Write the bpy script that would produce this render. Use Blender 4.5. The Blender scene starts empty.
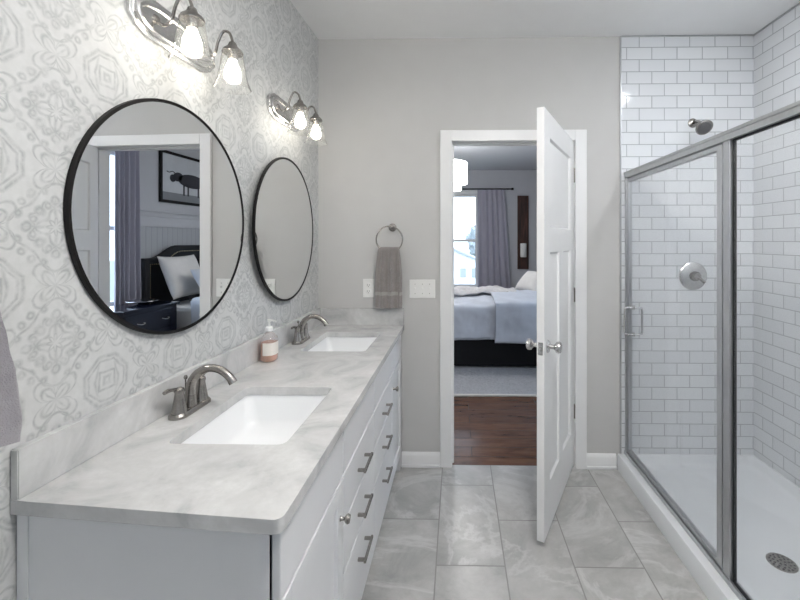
import bpy, bmesh, math, random
from mathutils import Vector, Matrix, noise
random.seed(7)
PI = math.pi
SC = bpy.context.scene
COL = SC.collection

# ------------------------------------------------------------------ camera
cam_d = bpy.data.cameras.new('camera'); cam = bpy.data.objects.new('camera', cam_d); COL.objects.link(cam)
cam.location = (0, 0, 1.442); cam.rotation_euler = (PI/2, 0, 0.018)
cam_d.sensor_width = 36; cam_d.lens = 36*403/800
cam_d.shift_x = -0.0622; cam_d.shift_y = -0.07375
cam_d.clip_start = 0.02; cam_d.clip_end = 500
SC.camera = cam
# ------------------------------------------------------------------ sky, portals, exposure
W = bpy.data.worlds.new('sky'); SC.world = W; W.use_nodes = True
wn = W.node_tree.nodes; bg = wn['Background']
bg.inputs[0].default_value = (0.68, 0.81, 1.0, 1); bg.inputs[1].default_value = 3.6
SC.view_settings.view_transform = 'Standard'; SC.view_settings.look = 'None'
SC.view_settings.gamma = 1; SC.view_settings.use_curve_mapping = False
SC.view_settings.exposure = 0.72
def portal(name, loc, rot, sx, sy):
    l = bpy.data.lights.new(name, 'AREA'); l.shape = 'RECTANGLE'; l.size = sx; l.size_y = sy
    l.cycles.is_portal = True
    o = bpy.data.objects.new(name, l); COL.objects.link(o); o.location = loc; o.rotation_euler = rot
portal('portal_far', (-0.18, 7.45, 1.45), (-PI/2, 0, 0), 1.2, 1.8)
portal('portal_side', (2.27, 3.72, 1.6), (0, PI/2, 0), 1.75, 1.1)
portal('portal_rear', (0.2, -1.67, 1.8), (PI/2, 0, 0), .8, .8)
BULB = 16.0; CEIL = 28.5; CAN = 140.0  # CEIL and CAN drive the added unseen fill lamps

# ------------------------------------------------------------------ mesh helpers
def box(bm, x0, x1, y0, y1, z0, z1, bev=0.0):
    r = bmesh.ops.create_cube(bm, size=1)
    vs = r['verts']
    for v in vs:
        v.co = Vector((x0+(v.co.x+.5)*(x1-x0), y0+(v.co.y+.5)*(y1-y0), z0+(v.co.z+.5)*(z1-z0)))
    if bev > 0:
        es = set(e for v in vs for e in v.link_edges)
        bmesh.ops.bevel(bm, geom=list(es), offset=bev, segments=2, affect='EDGES', profile=0.5)
    return bm
def loft(bm, rings, closed=True, cap0=True, cap1=True):
    R = [[bm.verts.new(p) for p in r] for r in rings]
    n = len(rings[0])
    for a, b in zip(R, R[1:]):
        for i in range(n if closed else n-1):
            j = (i+1) % n
            try: bm.faces.new((a[i], a[j], b[j], b[i]))
            except ValueError: pass
    if closed and cap0: bm.faces.new(list(reversed(R[0])))
    if closed and cap1: bm.faces.new(R[-1])
    return bm
def rrect(x0, x1, y0, y1, r, n=5):
    pts = []
    for cx, cy, a0 in ((x1-r, y1-r, 0), (x0+r, y1-r, PI/2), (x0+r, y0+r, PI), (x1-r, y0+r, 1.5*PI)):
        for k in range(n+1):
            a = a0+PI/2*k/n; pts.append((cx+r*math.cos(a), cy+r*math.sin(a)))
    return pts
def lathe(bm, prof, origin=(0,0,0), axis='Z', n=24, cap=True):
    """prof: (radius, height along the axis)"""
    o = Vector(origin)
    if isinstance(axis, str): d = {'X': Vector((1,0,0)), 'Y': Vector((0,1,0)), 'Z': Vector((0,0,1))}[axis]
    else: d = Vector(axis).normalized()
    u = d.orthogonal().normalized(); w = d.cross(u)
    rings = [[o+d*h+(u*math.cos(2*PI*i/n)+w*math.sin(2*PI*i/n))*max(r, 1e-5) for i in range(n)] for r, h in prof]
    return loft(bm, rings, True, cap, cap)
def smoothpath(pts, k=6):
    P = [Vector(p) for p in pts]; out = []
    for i in range(len(P)-1):
        p0 = P[max(i-1, 0)]; p1 = P[i]; p2 = P[i+1]; p3 = P[min(i+2, len(P)-1)]
        for j in range(k):
            t = j/k
            out.append(0.5*((2*p1)+(-p0+p2)*t+(2*p0-5*p1+4*p2-p3)*t*t+(-p0+3*p1-3*p2+p3)*t**3))
    out.append(P[-1]); return out
def tube(bm, pts, r, n=10, closed=False):
    P = [Vector(p) for p in pts]; m = len(P)
    rad = r if isinstance(r, (list, tuple)) else [r]*m
    rings = []; prev = None
    for i, p in enumerate(P):
        a = P[(i-1) % m] if (closed or i > 0) else P[i]
        b = P[(i+1) % m] if (closed or i < m-1) else P[i]
        t = (b-a).normalized()
        if prev is None: u = t.orthogonal().normalized()
        else:
            u = prev-t*prev.dot(t)
            u = u.normalized() if u.length > 1e-6 else t.orthogonal().normalized()
        prev = u; w = t.cross(u)
        rr = rad[min(int(round(i*(len(rad)-1)/max(m-1, 1))), len(rad)-1)]
        rings.append([p+(u*math.cos(2*PI*k/n)+w*math.sin(2*PI*k/n))*rr for k in range(n)])
    if closed: rings.append(rings[0])
    return loft(bm, rings, True, not closed, not closed)
def prism(bm, poly, z0, z1):
    return loft(bm, [[(x, y, z0) for x, y in poly], [(x, y, z1) for x, y in poly]])
def new(): return bmesh.new()

def wloc(o):
    m = Matrix.Identity(4)
    chain = []
    while o is not None: chain.append(o); o = o.parent
    for c in reversed(chain): m = m @ c.matrix_basis
    return m
def obj(name, bm, mat, parent=None, local=False, smooth=True, angle=35):
    """link one mesh object; coordinates are world unless local=True (parent's frame)"""
    bmesh.ops.remove_doubles(bm, verts=bm.verts, dist=1e-6)
    bmesh.ops.recalc_face_normals(bm, faces=bm.faces)
    me = bpy.data.meshes.new(name); 
    if parent is not None and not local:
        bm.transform(wloc(parent).inverted())
    bm.to_mesh(me); bm.free()
    me.materials.append(mat)
    if smooth and len(me.polygons):
        me.polygons.foreach_set('use_smooth', [True]*len(me.polygons))
        me.set_sharp_from_angle(angle=math.radians(angle))
    o = bpy.data.objects.new(name, me); COL.objects.link(o)
    if parent is not None: o.parent = parent
    return o
def tag(o, label, cat=None, group=None, kind=None):
    o['label'] = label
    if cat: o['category'] = cat
    if group: o['group'] = group
    if kind: o['kind'] = kind
    return o
def thing(name, label, cat, loc=(0,0,0), rotz=0, group=None, kind=None):
    o = bpy.data.objects.new(name, None); COL.objects.link(o)
    o.location = loc; o.rotation_euler = (0, 0, rotz); o.empty_display_size = .1
    return tag(o, label, cat, group, kind)
def copy_tree(o, parent=None):
    c = o.copy(); COL.objects.link(c); c.parent = parent
    for ch in list(o.children): copy_tree(ch, c)
    return c
def struct(name, bm, mat, label, cat, **k):
    return tag(obj(name, bm, mat, **k), label, cat, None, 'structure')

# ------------------------------------------------------------------ material helpers
class NT:
    def __init__(s, name):
        s.m = bpy.data.materials.new(name); s.m.use_nodes = True
        s.t = s.m.node_tree; s.b = s.t.nodes['Principled BSDF']; s.out = s.t.nodes['Material Output']
    def n(s, typ, **k):
        x = s.t.nodes.new(typ)
        for a, v in k.items(): setattr(x, a, v)
        return x
    def put(s, sock, v):
        if hasattr(v, 'is_output') or isinstance(v, bpy.types.NodeSocket): s.t.links.new(v, sock)
        else: sock.default_value = v
    def M(s, op, a, b=None, c=None, clamp=False):
        x = s.n('ShaderNodeMath', operation=op); x.use_clamp = clamp
        s.put(x.inputs[0], a)
        if b is not None: s.put(x.inputs[1], b)
        if c is not None: s.put(x.inputs[2], c)
        return x.outputs[0]
    def obj(s):
        return s.n('ShaderNodeTexCoord').outputs['Object']
    def sep(s, v):
        x = s.n('ShaderNodeSeparateXYZ'); s.put(x.inputs[0], v); return x.outputs
    def comb(s, x, y, z):
        c = s.n('ShaderNodeCombineXYZ'); s.put(c.inputs[0], x); s.put(c.inputs[1], y); s.put(c.inputs[2], z); return c.outputs[0]
    def vmul(s, v, sc):
        x = s.n('ShaderNodeVectorMath', operation='MULTIPLY'); s.put(x.inputs[0], v); x.inputs[1].default_value = sc; return x.outputs[0]
    def noise(s, v, scale, detail=3, rough=.5, dist=0.0):
        x = s.n('ShaderNodeTexNoise'); s.put(x.inputs['Vector'], v)
        x.inputs['Scale'].default_value = scale; x.inputs['Detail'].default_value = detail
        x.inputs['Roughness'].default_value = rough; x.inputs['Distortion'].default_value = dist
        return x.outputs[0]
    def ramp(s, f, stops):
        x = s.n('ShaderNodeValToRGB'); s.put(x.inputs[0], f)
        e = x.color_ramp.elements
        while len(e) < len(stops): e.new(0.5)
        for k, (p, c) in enumerate(stops):
            e[k].position = p; e[k].color = (c[0], c[1], c[2], 1) if not isinstance(c, (int, float)) else (c, c, c, 1)
        return x.outputs[0]
    def mix(s, f, a, b):
        x = s.n('ShaderNodeMix', data_type='RGBA'); s.put(x.inputs[0], f)
        s.put(x.inputs[6], a if not isinstance(a, tuple) else (*a, 1)); s.put(x.inputs[7], b if not isinstance(b, tuple) else (*b, 1))
        return x.outputs[2]
    def bump(s, h, strength=.3, dist=.002):
        x = s.n('ShaderNodeBump'); x.inputs['Strength'].default_value = strength; x.inputs['Distance'].default_value = dist
        s.put(x.inputs['Height'], h); s.t.links.new(x.outputs[0], s.b.inputs['Normal']); return x
    def base(s, c): s.put(s.b.inputs['Base Color'], c if not isinstance(c, tuple) else (*c, 1))
    def rough(s, r): s.put(s.b.inputs['Roughness'], r)
    def line(s, d, at, w):
        """1 on the line |d-at|<w, soft"""
        x = s.M('ABSOLUTE', s.M('SUBTRACT', d, at))
        return s.M('SUBTRACT', 1.0, s.M('DIVIDE', x, w), clamp=True)

def plain(name, c, rough=.5, metal=0, bump=None, var=0.04, spec=.5, coat=0):
    m = NT(name); v = m.obj()
    nz = m.noise(v, 9, 3)
    lo = tuple(x*(1-var) for x in c); hi = tuple(min(1, x*(1+var)) for x in c)
    m.base(m.ramp(nz, [(.3, lo), (.7, hi)])); m.rough(rough); m.b.inputs['Metallic'].default_value = metal
    m.b.inputs['Specular IOR Level'].default_value = spec
    m.b.inputs['Coat Weight'].default_value = coat
    if bump: m.bump(m.noise(v, bump[0], 4), bump[1], bump[2])
    return m.m
def thin_glass(name, tint=(1,1,1), edge=1.0, rough=0.0, film=0.0):
    m = NT(name); t = m.t
    tr = m.n('ShaderNodeBsdfTransparent'); tr.inputs[0].default_value = (*tint, 1)
    gl = m.n('ShaderNodeBsdfGlossy'); gl.inputs['Roughness'].default_value = rough
    lw = m.n('ShaderNodeLayerWeight'); lw.inputs[0].default_value = .5
    fac = m.M('MULTIPLY', m.M('ADD', .035, m.M('MULTIPLY', m.M('POWER', lw.outputs['Facing'], 5.0), .9)), edge, clamp=True)
    if film: 
        df = m.n('ShaderNodeBsdfDiffuse'); df.inputs[0].default_value = (.85,.87,.9,1)
        a = m.n('ShaderNodeMixShader'); a.inputs[0].default_value = film
        t.links.new(tr.outputs[0], a.inputs[1]); t.links.new(df.outputs[0], a.inputs[2]); tr = a
    mx = m.n('ShaderNodeMixShader'); m.put(mx.inputs[0], fac)
    t.links.new(tr.outputs[0], mx.inputs[1]); t.links.new(gl.outputs[0], mx.inputs[2])
    t.links.new(mx.outputs[0], m.out.inputs[0]); return m.m
def emitter(name, c, s):
    m = NT(name); m.base((.9,.9,.9)); m.b.inputs['Emission Color'].default_value = (*c, 1); m.b.inputs['Emission Strength'].default_value = s
    return m.m
def tile_mat(name, axes, w, h, pu, pv, grout, gcol, colfn, rough=.12, bump=.5, half=.5):
    """running-bond tile; axes picks the two object axes (u along the course, v across)"""
    m = NT(name); s = m.sep(m.obj()); ix = 'XYZ'.index
    u = m.M('DIVIDE', m.M('SUBTRACT', s[ix(axes[0])], pu), w); v = m.M('DIVIDE', m.M('SUBTRACT', s[ix(axes[1])], pv), h)
    row = m.M('FLOOR', v); odd = m.M('MULTIPLY', m.M('FLOORED_MODULO', row, 2.0), half)
    uu = m.M('ADD', u, odd); col = m.M('FLOOR', uu)
    fu = m.M('SUBTRACT', uu, col); fv = m.M('SUBTRACT', v, row)
    du = m.M('MULTIPLY', m.M('MINIMUM', fu, m.M('SUBTRACT', 1.0, fu)), w)
    dv = m.M('MULTIPLY', m.M('MINIMUM', fv, m.M('SUBTRACT', 1.0, fv)), h)
    d = m.M('MINIMUM', du, dv)
    g = m.M('SUBTRACT', 1.0, m.M('DIVIDE', m.M('SUBTRACT', d, grout*.5), grout*.5, clamp=True), clamp=True)
    wn_ = m.n('ShaderNodeTexWhiteNoise'); m.put(wn_.inputs['Vector'], m.comb(col, row, 0.0))
    c = colfn(m, wn_, fu, fv)
    m.base(m.mix(g, c, gcol)); m.rough(m.M('ADD', rough, m.M('MULTIPLY', g, .5)))
    m.bump(m.M('SUBTRACT', 1.0, g), bump, .002)
    return m

# ------------------------------------------------------------------ materials
MAT = {}
MAT['paint'] = plain('grey_wall_paint', (.545,.54,.53), .75, bump=(220,.06,.001), var=.012)
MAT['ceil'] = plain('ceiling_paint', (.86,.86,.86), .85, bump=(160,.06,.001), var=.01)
MAT['trim'] = plain('white_trim_paint', (.80,.80,.80), .35, var=.01)
MAT['doorw'] = plain('white_door_paint', (.82,.82,.82), .32, var=.01)
MAT['cab'] = plain('white_cabinet_paint', (.74,.745,.76), .35, var=.01)
MAT['plastic'] = plain('white_plastic', (.82,.82,.80), .3, var=.01)
MAT['porcelain'] = plain('white_porcelain', (.86,.87,.88), .08, var=.005)
MAT['acrylic'] = plain('white_acrylic', (.80,.82,.84), .22, var=.005)
MAT['black'] = plain('black_enamel', (.006,.005,.005), .5, spec=.25)
MAT['gasket'] = plain('black_rubber', (.01,.01,.012), .6)
MAT['gasket_grey'] = plain('grey_rubber', (.16,.16,.165), .5)
MAT['dark'] = plain('dark_slot', (.02,.02,.02), .6)
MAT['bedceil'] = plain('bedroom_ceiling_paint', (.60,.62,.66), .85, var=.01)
MAT['bedwall'] = plain('bedroom_wall_paint', (.50,.51,.54), .8, var=.012)
MAT['velvet'] = plain('black_upholstery', (.008,.009,.012), .75, bump=(300,.2,.001))
MAT['bedbase'] = plain('black_bed_skirt', (.006,.006,.008), .9)
MAT['brass'] = plain('brass_nailheads', (.5,.42,.28), .35, 1)
MAT['comforter'] = plain('pale_blue_grey_bedding', (.60,.63,.70), .9, bump=(260,.25,.002), var=.05)
MAT['pillow'] = plain('ivory_pillow_cotton', (.72,.70,.68), .9, bump=(260,.2,.002), var=.04)
MAT['curtain'] = plain('grey_curtain_cloth', (.38,.37,.43), .9, bump=(400,.2,.001), var=.03)
MAT['navy'] = plain('glossy_navy_lacquer', (.008,.010,.022), .12, coat=.6)
MAT['gold'] = plain('antique_nickel', (.5,.49,.46), .3, 1)
MAT['silver'] = plain('polished_silver', (.75,.75,.78), .15, 1)
MAT['print'] = plain('pale_print_paper', (.55,.57,.60), .4)
MAT['ink'] = plain('dark_ink', (.04,.04,.05), .6)
MAT['ink2'] = plain('grey_ink', (.22,.23,.25), .6)
MAT['siding'] = plain('white_siding', (.75,.76,.78), .7)
MAT['roofm'] = plain('grey_shingles', (.30,.32,.36), .9)
MAT['lawn'] = plain('lawn_grass', (.20,.22,.18), 1, var=.3)
MAT['hedge'] = plain('hazed_tree_leaves', (.30,.33,.35), 1, bump=(3,1,.4), var=.4)  # leaves paled to grey: distance haze put into their colour
MAT['glass'] = thin_glass('clear_glass', (.97,.985,.98))
MAT['showerglass'] = thin_glass('shower_glass', (.99,.993,.995), 1.0, film=.05)
MAT['shadeglass'] = thin_glass('lamp_shade_glass', (.96,.96,.95), 1.6, .03, film=.02)
MAT['bulb'] = emitter('bulb_glow', (1.0,.93,.82), BULB)
MAT['panel'] = emitter('fill_ceiling_glow', (1.0,.97,.93), CEIL)
MAT['can'] = emitter('fill_downlight_glow', (.93,.96,1.0), CAN)
MAT['drum'] = emitter('drum_shade_glow', (1.0,.97,.93), 9.0)
m = NT('mirror_silver'); m.base((.86,.87,.87)); m.b.inputs['Metallic'].default_value = 1; m.rough(.0); MAT['mirror'] = m.m
def brushed(name, c, r, axis):
    m = NT(name); v = m.vmul(m.obj(), axis); nz = m.noise(v, 60, 3)
    m.base(m.ramp(nz, [(.3, tuple(x*.9 for x in c)), (.7, c)])); m.b.inputs['Metallic'].default_value = 1
    m.rough(m.M('ADD', r, m.M('MULTIPLY', nz, .08))); return m.m
MAT['nickel'] = brushed('brushed_nickel', (.36,.34,.32), .22, (1,1,8))
MAT['nickel_l'] = brushed('satin_nickel_light', (.66,.655,.65), .22, (1,1,8))
MAT['alu'] = brushed('satin_aluminium', (.56,.57,.58), .38, (1,1,.2))

# countertop quartz
m = NT('grey_marble_quartz'); v = m.obj()
n1 = m.noise(v, 5, 6, .6, 1.0); n2 = m.noise(v, 60, 4, .7); n3 = m.noise(v, 2.2, 4, .6, 2.0)
c = m.ramp(n1, [(.34, (.42,.425,.43)), (.47, (.56,.56,.56)), (.68, (.68,.68,.675))])
vein = m.ramp(m.M('ABSOLUTE', m.M('SUBTRACT', n3, .5)), [(0, .55), (.03, 0.0)])
c = m.mix(m.M('MULTIPLY', vein, .45), c, (.52,.52,.52))
c = m.mix(m.ramp(n2, [(.4, 0.0), (.7, .5)]), c, (.53,.53,.52))
m.base(c); m.rough(.22); MAT['quartz'] = m.m

# wallpaper: medallions on a square lattice, nested octagons at the corners
def wallpaper():
    m = NT('medallion_wallpaper'); o = m.obj(); s = m.sep(o); P = .265
    wob = m.M('MULTIPLY', m.M('SUBTRACT', m.noise(o, 30, 2), .5), .035)
    a = m.M('ADD', m.M('DIVIDE', m.M('SUBTRACT', s[1], .913), P), wob); b = m.M('ADD', m.M('DIVIDE', m.M('SUBTRACT', s[2], 1.739), P), wob)
    px = m.M('SUBTRACT', m.M('FLOORED_MODULO', m.M('ADD', a, .5), 1.0), .5)
    py = m.M('SUBTRACT', m.M('FLOORED_MODULO', m.M('ADD', b, .5), 1.0), .5)
    ax = m.M('ABSOLUTE', px); ay = m.M('ABSOLUTE', py)
    r = m.M('SQRT', m.M('ADD', m.M('MULTIPLY', px, px), m.M('MULTIPLY', py, py)))
    th = m.M('ARCTAN2', py, px)
    c8 = m.M('COSINE', m.M('MULTIPLY', th, 8.0)); c4 = m.M('COSINE', m.M('MULTIPLY', th, 4.0))
    L = []
    ln = m.line
    m.line = lambda d, at, w: ln(d, at, w*1.55)
    # medallion: centre flower, petals, scrolls
    L.append(m.line(m.M('SUBTRACT', r, m.M('MULTIPLY', c8, .022)), .055, .016))
    L.append(m.line(m.M('SUBTRACT', r, m.M('MULTIPLY', c4, .035)), .125, .016))
    L.append(m.line(m.M('ADD', r, m.M('MULTIPLY', c8, .03)), .20, .015))
    # spokes on the axes ending in rings
    mn = m.M('MINIMUM', ax, ay); mxx = m.M('MAXIMUM', ax, ay)
    spoke = m.M('MULTIPLY', m.line(mn, 0.0, .014), m.line(mxx, .15, .10)); L.append(spoke)
    def ring(cx, cy, rad, w):
        dx = m.M('SUBTRACT', mxx, cx); dy = m.M('SUBTRACT', mn, cy)
        return m.line(m.M('SQRT', m.M('ADD', m.M('MULTIPLY', dx, dx), m.M('MULTIPLY', dy, dy))), rad, w)
    L.append(ring(.235, 0.0, .03, .014)); L.append(ring(.185, .06, .022, .014)); L.append(ring(.13, .13, .028, .02))
    L.append(ring(.30, .10, .018, .016)); L.append(ring(.27, .20, .022, .014))
    # leaf stars half way along the lattice sides
    qx = m.M('SUBTRACT', .5, mxx); 
    r2 = m.M('SQRT', m.M('ADD', m.M('MULTIPLY', qx, qx), m.M('MULTIPLY', mn, mn)))
    t2 = m.M('ARCTAN2', mn, qx); f2 = m.M('ABSOLUTE', m.M('SINE', m.M('MULTIPLY', t2, 2.0)))
    L.append(m.line(m.M('SUBTRACT', r2, m.M('MULTIPLY', f2, .13)), .022, .016))
    L.append(m.M('MULTIPLY', m.line(m.M('SUBTRACT', qx, mn), 0.0, .012), m.line(r2, .07, .06)))
    L.append(m.line(m.M('SUBTRACT', r2, m.M('MULTIPLY', f2, .19)), .045, .012))
    # octagon with nested squares at the corners
    cx = m.M('SUBTRACT', .5, ax); cy = m.M('SUBTRACT', .5, ay)
    mx2 = m.M('MAXIMUM', cx, cy); oc = m.M('MAXIMUM', mx2, m.M('MULTIPLY', m.M('ADD', cx, cy), .72))
    L.append(m.line(oc, .235, .016)); L.append(m.line(oc, .195, .011))
    L.append(m.M('MULTIPLY', m.line(m.M('ADD', cx, m.M('MULTIPLY', cy, .25)), .13, .013), m.line(cy, 0.0, .17))); L.append(m.line(mx2, .085, .012)); L.append(m.M('MULTIPLY', .7, m.line(mx2, .03, .016)))
    # outlines that follow the medallion
    L.append(m.line(m.M('SUBTRACT', r, m.M('MULTIPLY', c4, .05)), .325, .012))
    tot = L[0]
    for x in L[1:]: tot = m.M('MAXIMUM', tot, x)
    wear = m.ramp(m.noise(o, 38, 5, .7), [(.36, .25), (.60, 1.0)])
    fac = m.M('MULTIPLY', m.M('MULTIPLY', m.M('POWER', tot, .8), wear), .8)
    base = m.ramp(m.noise(o, 40, 4, .6), [(.3, (.54,.545,.54)), (.7, (.61,.615,.61))])
    m.base(m.mix(fac, base, (.31,.325,.33))); m.rough(.6)
    return m.m
MAT['wallpaper'] = wallpaper()

# shower tile
def white_tile(m, wn_, fu, fv):
    return m.ramp(wn_.outputs[0], [(0, (.72,.74,.765)), (1, (.77,.79,.81))])
MAT['tile_back'] = tile_mat('white_subway_tile_back', 'XZ', .158, .0768, 1.232, 2.7438, .0032, (.36,.38,.40), white_tile, .10).m
MAT['tile_side'] = tile_mat('white_subway_tile_side', 'YZ', .158, .0768, 2.50, 2.7438, .0032, (.36,.38,.40), white_tile, .10).m
# stone-look porcelain floor
def stone(m, wn_, fu, fv):
    o = m.obj(); off = m.n('ShaderNodeVectorMath', operation='MULTIPLY_ADD')
    m.put(off.inputs[0], wn_.outputs[1]); off.inputs[1].default_value = (7, 7, 7); m.put(off.inputs[2], o)
    v = off.outputs[0]
    n1 = m.noise(v, 3.4, 8, .66, .7); n2 = m.noise(v, 11, 6, .7, .6); n3 = m.noise(v, 1.5, 7, .62, 1.3)
    c = m.ramp(n1, [(.33, (.32,.32,.315)), (.48, (.44,.44,.43)), (.64, (.54,.535,.525)), (.75, (.49,.485,.475))])
    c = m.mix(m.ramp(n2, [(.38, .38), (.62, 0.0)]), c, (.34,.335,.325))
    vein = m.ramp(m.M('ABSOLUTE', m.M('SUBTRACT', n3, .5)), [(0, .65), (.04, 0.0)])
    c = m.mix(vein, c, (.62,.62,.61))
    return m.mix(m.M('MULTIPLY', wn_.outputs[0], .22), c, (.37,.365,.36))
tm = tile_mat('stone_porcelain_floor', 'YX', .590, .3065, 2.381, -.093, .004, (.29,.285,.275), stone, .28, .35)
MAT['floor'] = tm.m
# dark wood planks
def wood(m, wn_, fu, fv):
    o = m.obj(); off = m.n('ShaderNodeVectorMath', operation='MULTIPLY_ADD')
    m.put(off.inputs[0], wn_.outputs[1]); off.inputs[1].default_value = (5, 5, 5); m.put(off.inputs[2], m.vmul(o, (1.3, 7, 1)))
    g = m.noise(off.outputs[0], 2.2, 6, .6, .8)
    c = m.ramp(g, [(.28, (.055,.025,.015)), (.5, (.16,.075,.043)), (.72, (.25,.125,.075))])
    return m.mix(m.M('MULTIPLY', wn_.outputs[0], .45), c, (.06,.03,.02))
MAT['wood'] = tile_mat('dark_hardwood', 'XY', .95, .125, .1, 2.70, .003, (.02,.012,.01), wood, .2, .5, .37).m
# rug
m = NT('pale_grey_shag'); v = m.obj(); nz = m.noise(v, 45, 4, .7); n2 = m.noise(v, 6, 3)
m.base(m.mix(n2, m.ramp(nz, [(.3, (.30,.30,.32)), (.7, (.60,.60,.62))]), (.48,.48,.50))); m.rough(1); m.bump(nz, 1, .02); MAT['rug'] = m.m
MAT['binding'] = plain('ivory_rug_binding', (.72,.70,.66), .9)
m = NT('beadboard'); s = m.sep(m.obj()); f = m.M('FLOORED_MODULO', m.M('DIVIDE', s[1], .085), 1.0)
g = m.line(f, .5, .07); m.base(m.mix(g, (.40,.41,.43), (.26,.27,.29))); m.rough(.5); m.bump(m.M('SUBTRACT', 1.0, g), .6, .004); MAT['bead'] = m.m
m = NT('reclaimed_wood'); v = m.vmul(m.obj(), (1, 1, .12)); nz = m.noise(v, 22, 5, .6, .6)
m.base(m.ramp(nz, [(.35, (.018,.008,.006)), (.65, (.085,.032,.022))])); m.rough(.6); MAT['plank'] = m.m
def terry(name, c):
    m = NT(name); v = m.obj(); nz = m.noise(v, 420, 2, .6); n2 = m.noise(v, 40, 3)
    m.base(m.mix(n2, tuple(x*.82 for x in c), tuple(x*1.12 for x in c))); m.rough(1); m.bump(nz, .9, .004)
    m.b.inputs['Sheen Weight'].default_value = .3; return m.m
MAT['towel'] = terry('taupe_terry', (.30,.275,.265))
MAT['towel_band'] = terry('pale_towel_band', (.42,.40,.39))
MAT['towel_mauve'] = terry('mauve_grey_terry', (.38,.365,.385))
m = NT('coral_soap'); m.base((.95,.50,.34)); m.rough(.08); m.b.inputs['Transmission Weight'].default_value = .5; m.b.inputs['Subsurface Weight'].default_value = .3; MAT['soap'] = m.m
MAT['clearplastic'] = thin_glass('clear_plastic', (.95,.93,.92), 1.6, .05, film=.12)
MAT['label'] = plain('white_label_paper', (.78,.74,.68), .5)
MAT['knit'] = terry('ivory_knit_throw', (.66,.64,.64))

# ------------------------------------------------------------------ room shell
YB = 2.58; K = .0192; H = 2.74
def wx(y): return -.893-K*(YB-y)
OX0, OX1, OZ = -.05, .765, 2.095
bm = new()
box(bm, -1.65, OX0, YB, YB+.115, 0, H); box(bm, OX1, 2.32, YB, YB+.115, 0, H); box(bm, OX0, OX1, YB, YB+.115, OZ, H)
struct('wall_back', bm, MAT['paint'], 'pale grey painted wall with the doorway to the bedroom', 'wall')
bm = new(); prism(bm, [(wx(-1.6), -1.6), (wx(YB), YB), (wx(YB)-.12, YB), (wx(-1.6)-.12, -1.6)], 0, H)
struct('wall_left', bm, MAT['wallpaper'], 'left wall in pale grey medallion wallpaper', 'wall')
bm = new(); box(bm, 1.87, 2.0, -1.6, YB, 0, H)
struct('wall_right', bm, MAT['tile_side'], 'white subway tile wall along the right of the shower', 'wall')
bm = new(); box(bm, 1.04, 1.869, YB-.008, YB-.0005, 0, H-.001)
struct('wall_shower_back', bm, MAT['tile_back'], 'white subway tile on the back wall inside the shower', 'wall')
bm = new(); box(bm, 1.012, 1.869, .94, 1.055, 0, H-.001)
struct('wall_shower_front', bm, MAT['tile_back'], 'tiled end wall of the shower nearest the camera', 'wall')
bm = new(); box(bm, -1.1, -.2, -1.72, -1.6, 0, H); box(bm, .6, 2.0, -1.72, -1.6, 0, H); box(bm, -.2, .6, -1.72, -1.6, 0, 1.4); box(bm, -.2, .6, -1.72, -1.6, 2.2, H)
struct('wall_rear', bm, MAT['paint'], 'grey painted wall behind the camera with an added window opening', 'wall')
bm = new(); box(bm, -1.2, 2.0, -1.72, YB+.015, -.1, 0)
struct('floor', bm, MAT['floor'], 'bathroom floor of large grey stone-look tiles', 'floor')
bm = new(); box(bm, -1.2, 2.0, -1.72, YB+.0, H, H+.1)
struct('ceiling', bm, MAT['ceil'], 'flat white bathroom ceiling', 'ceiling')
bm = new(); box(bm, 1.034, 1.041, YB-.012, YB-.0005, .097, H-.001)
struct('trim_1', bm, MAT['alu'], 'thin metal edge strip beside the shower tile', 'trim')
bm = new(); box(bm, 1.04, 1.869, YB-.016, YB-.008, H-.008, H-.001); box(bm, 1.861, 1.869, 1.06, YB-.016, H-.008, H-.001)
struct('trim_2', bm, MAT['alu'], 'thin grey strip where shower tile meets the ceiling', 'trim')
# baseboards
def baseboard(name, x0, x1, label):
    bm = new(); y1 = YB-.0005
    loft(bm, [[(x, y1, 0), (x, y1-.014, 0), (x, y1-.014, .07), (x, y1-.010, .082), (x, y1-.005, .09), (x, y1, .092)] for x in (x0, x1)])
    box(bm, x0, x1, y1-.024, y1-.013, 0, .018, .004)
    struct(name, bm, MAT['trim'], label, 'baseboard', angle=20)
baseboard('baseboard_left', -.355, -.1085, 'short white baseboard between vanity and doorway')
baseboard('baseboard_right', .8215, 1.009, 'short white baseboard between doorway and shower')
# door casing and jamb
bm = new()
box(bm, OX0, -.03, YB-.001, YB+.116, 0, OZ-.02); box(bm, .745, OX1, YB-.001, YB+.116, 0, OZ-.02); box(bm, OX0, OX1, YB-.001, YB+.116, OZ-.02, OZ)
for ys in ((YB-.019, YB-.0005), (YB+.1155, YB+.134)):
    box(bm, -.108, -.034, *ys, 0, 2.147, .003); box(bm, .749, .821, *ys, 0, 2.147, .003); box(bm, -.034, .749, *ys, 2.078, 2.147, .003)
box(bm, -.03, -.02, YB+.038, YB+.07, 0, 2.075); box(bm, .735, .745, YB+.038, YB+.07, 0, 2.075); box(bm, -.03, .745, YB+.038, YB+.07, 2.065, 2.075)
struct('trim_3', bm, MAT['trim'], 'white casing and jamb around the bedroom doorway', 'door frame', smooth=False)
bm = new(); box(bm, .027+(-.0562), -.0285, YB+.005, YB+.033, .90, .96)
bm.free()

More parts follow.
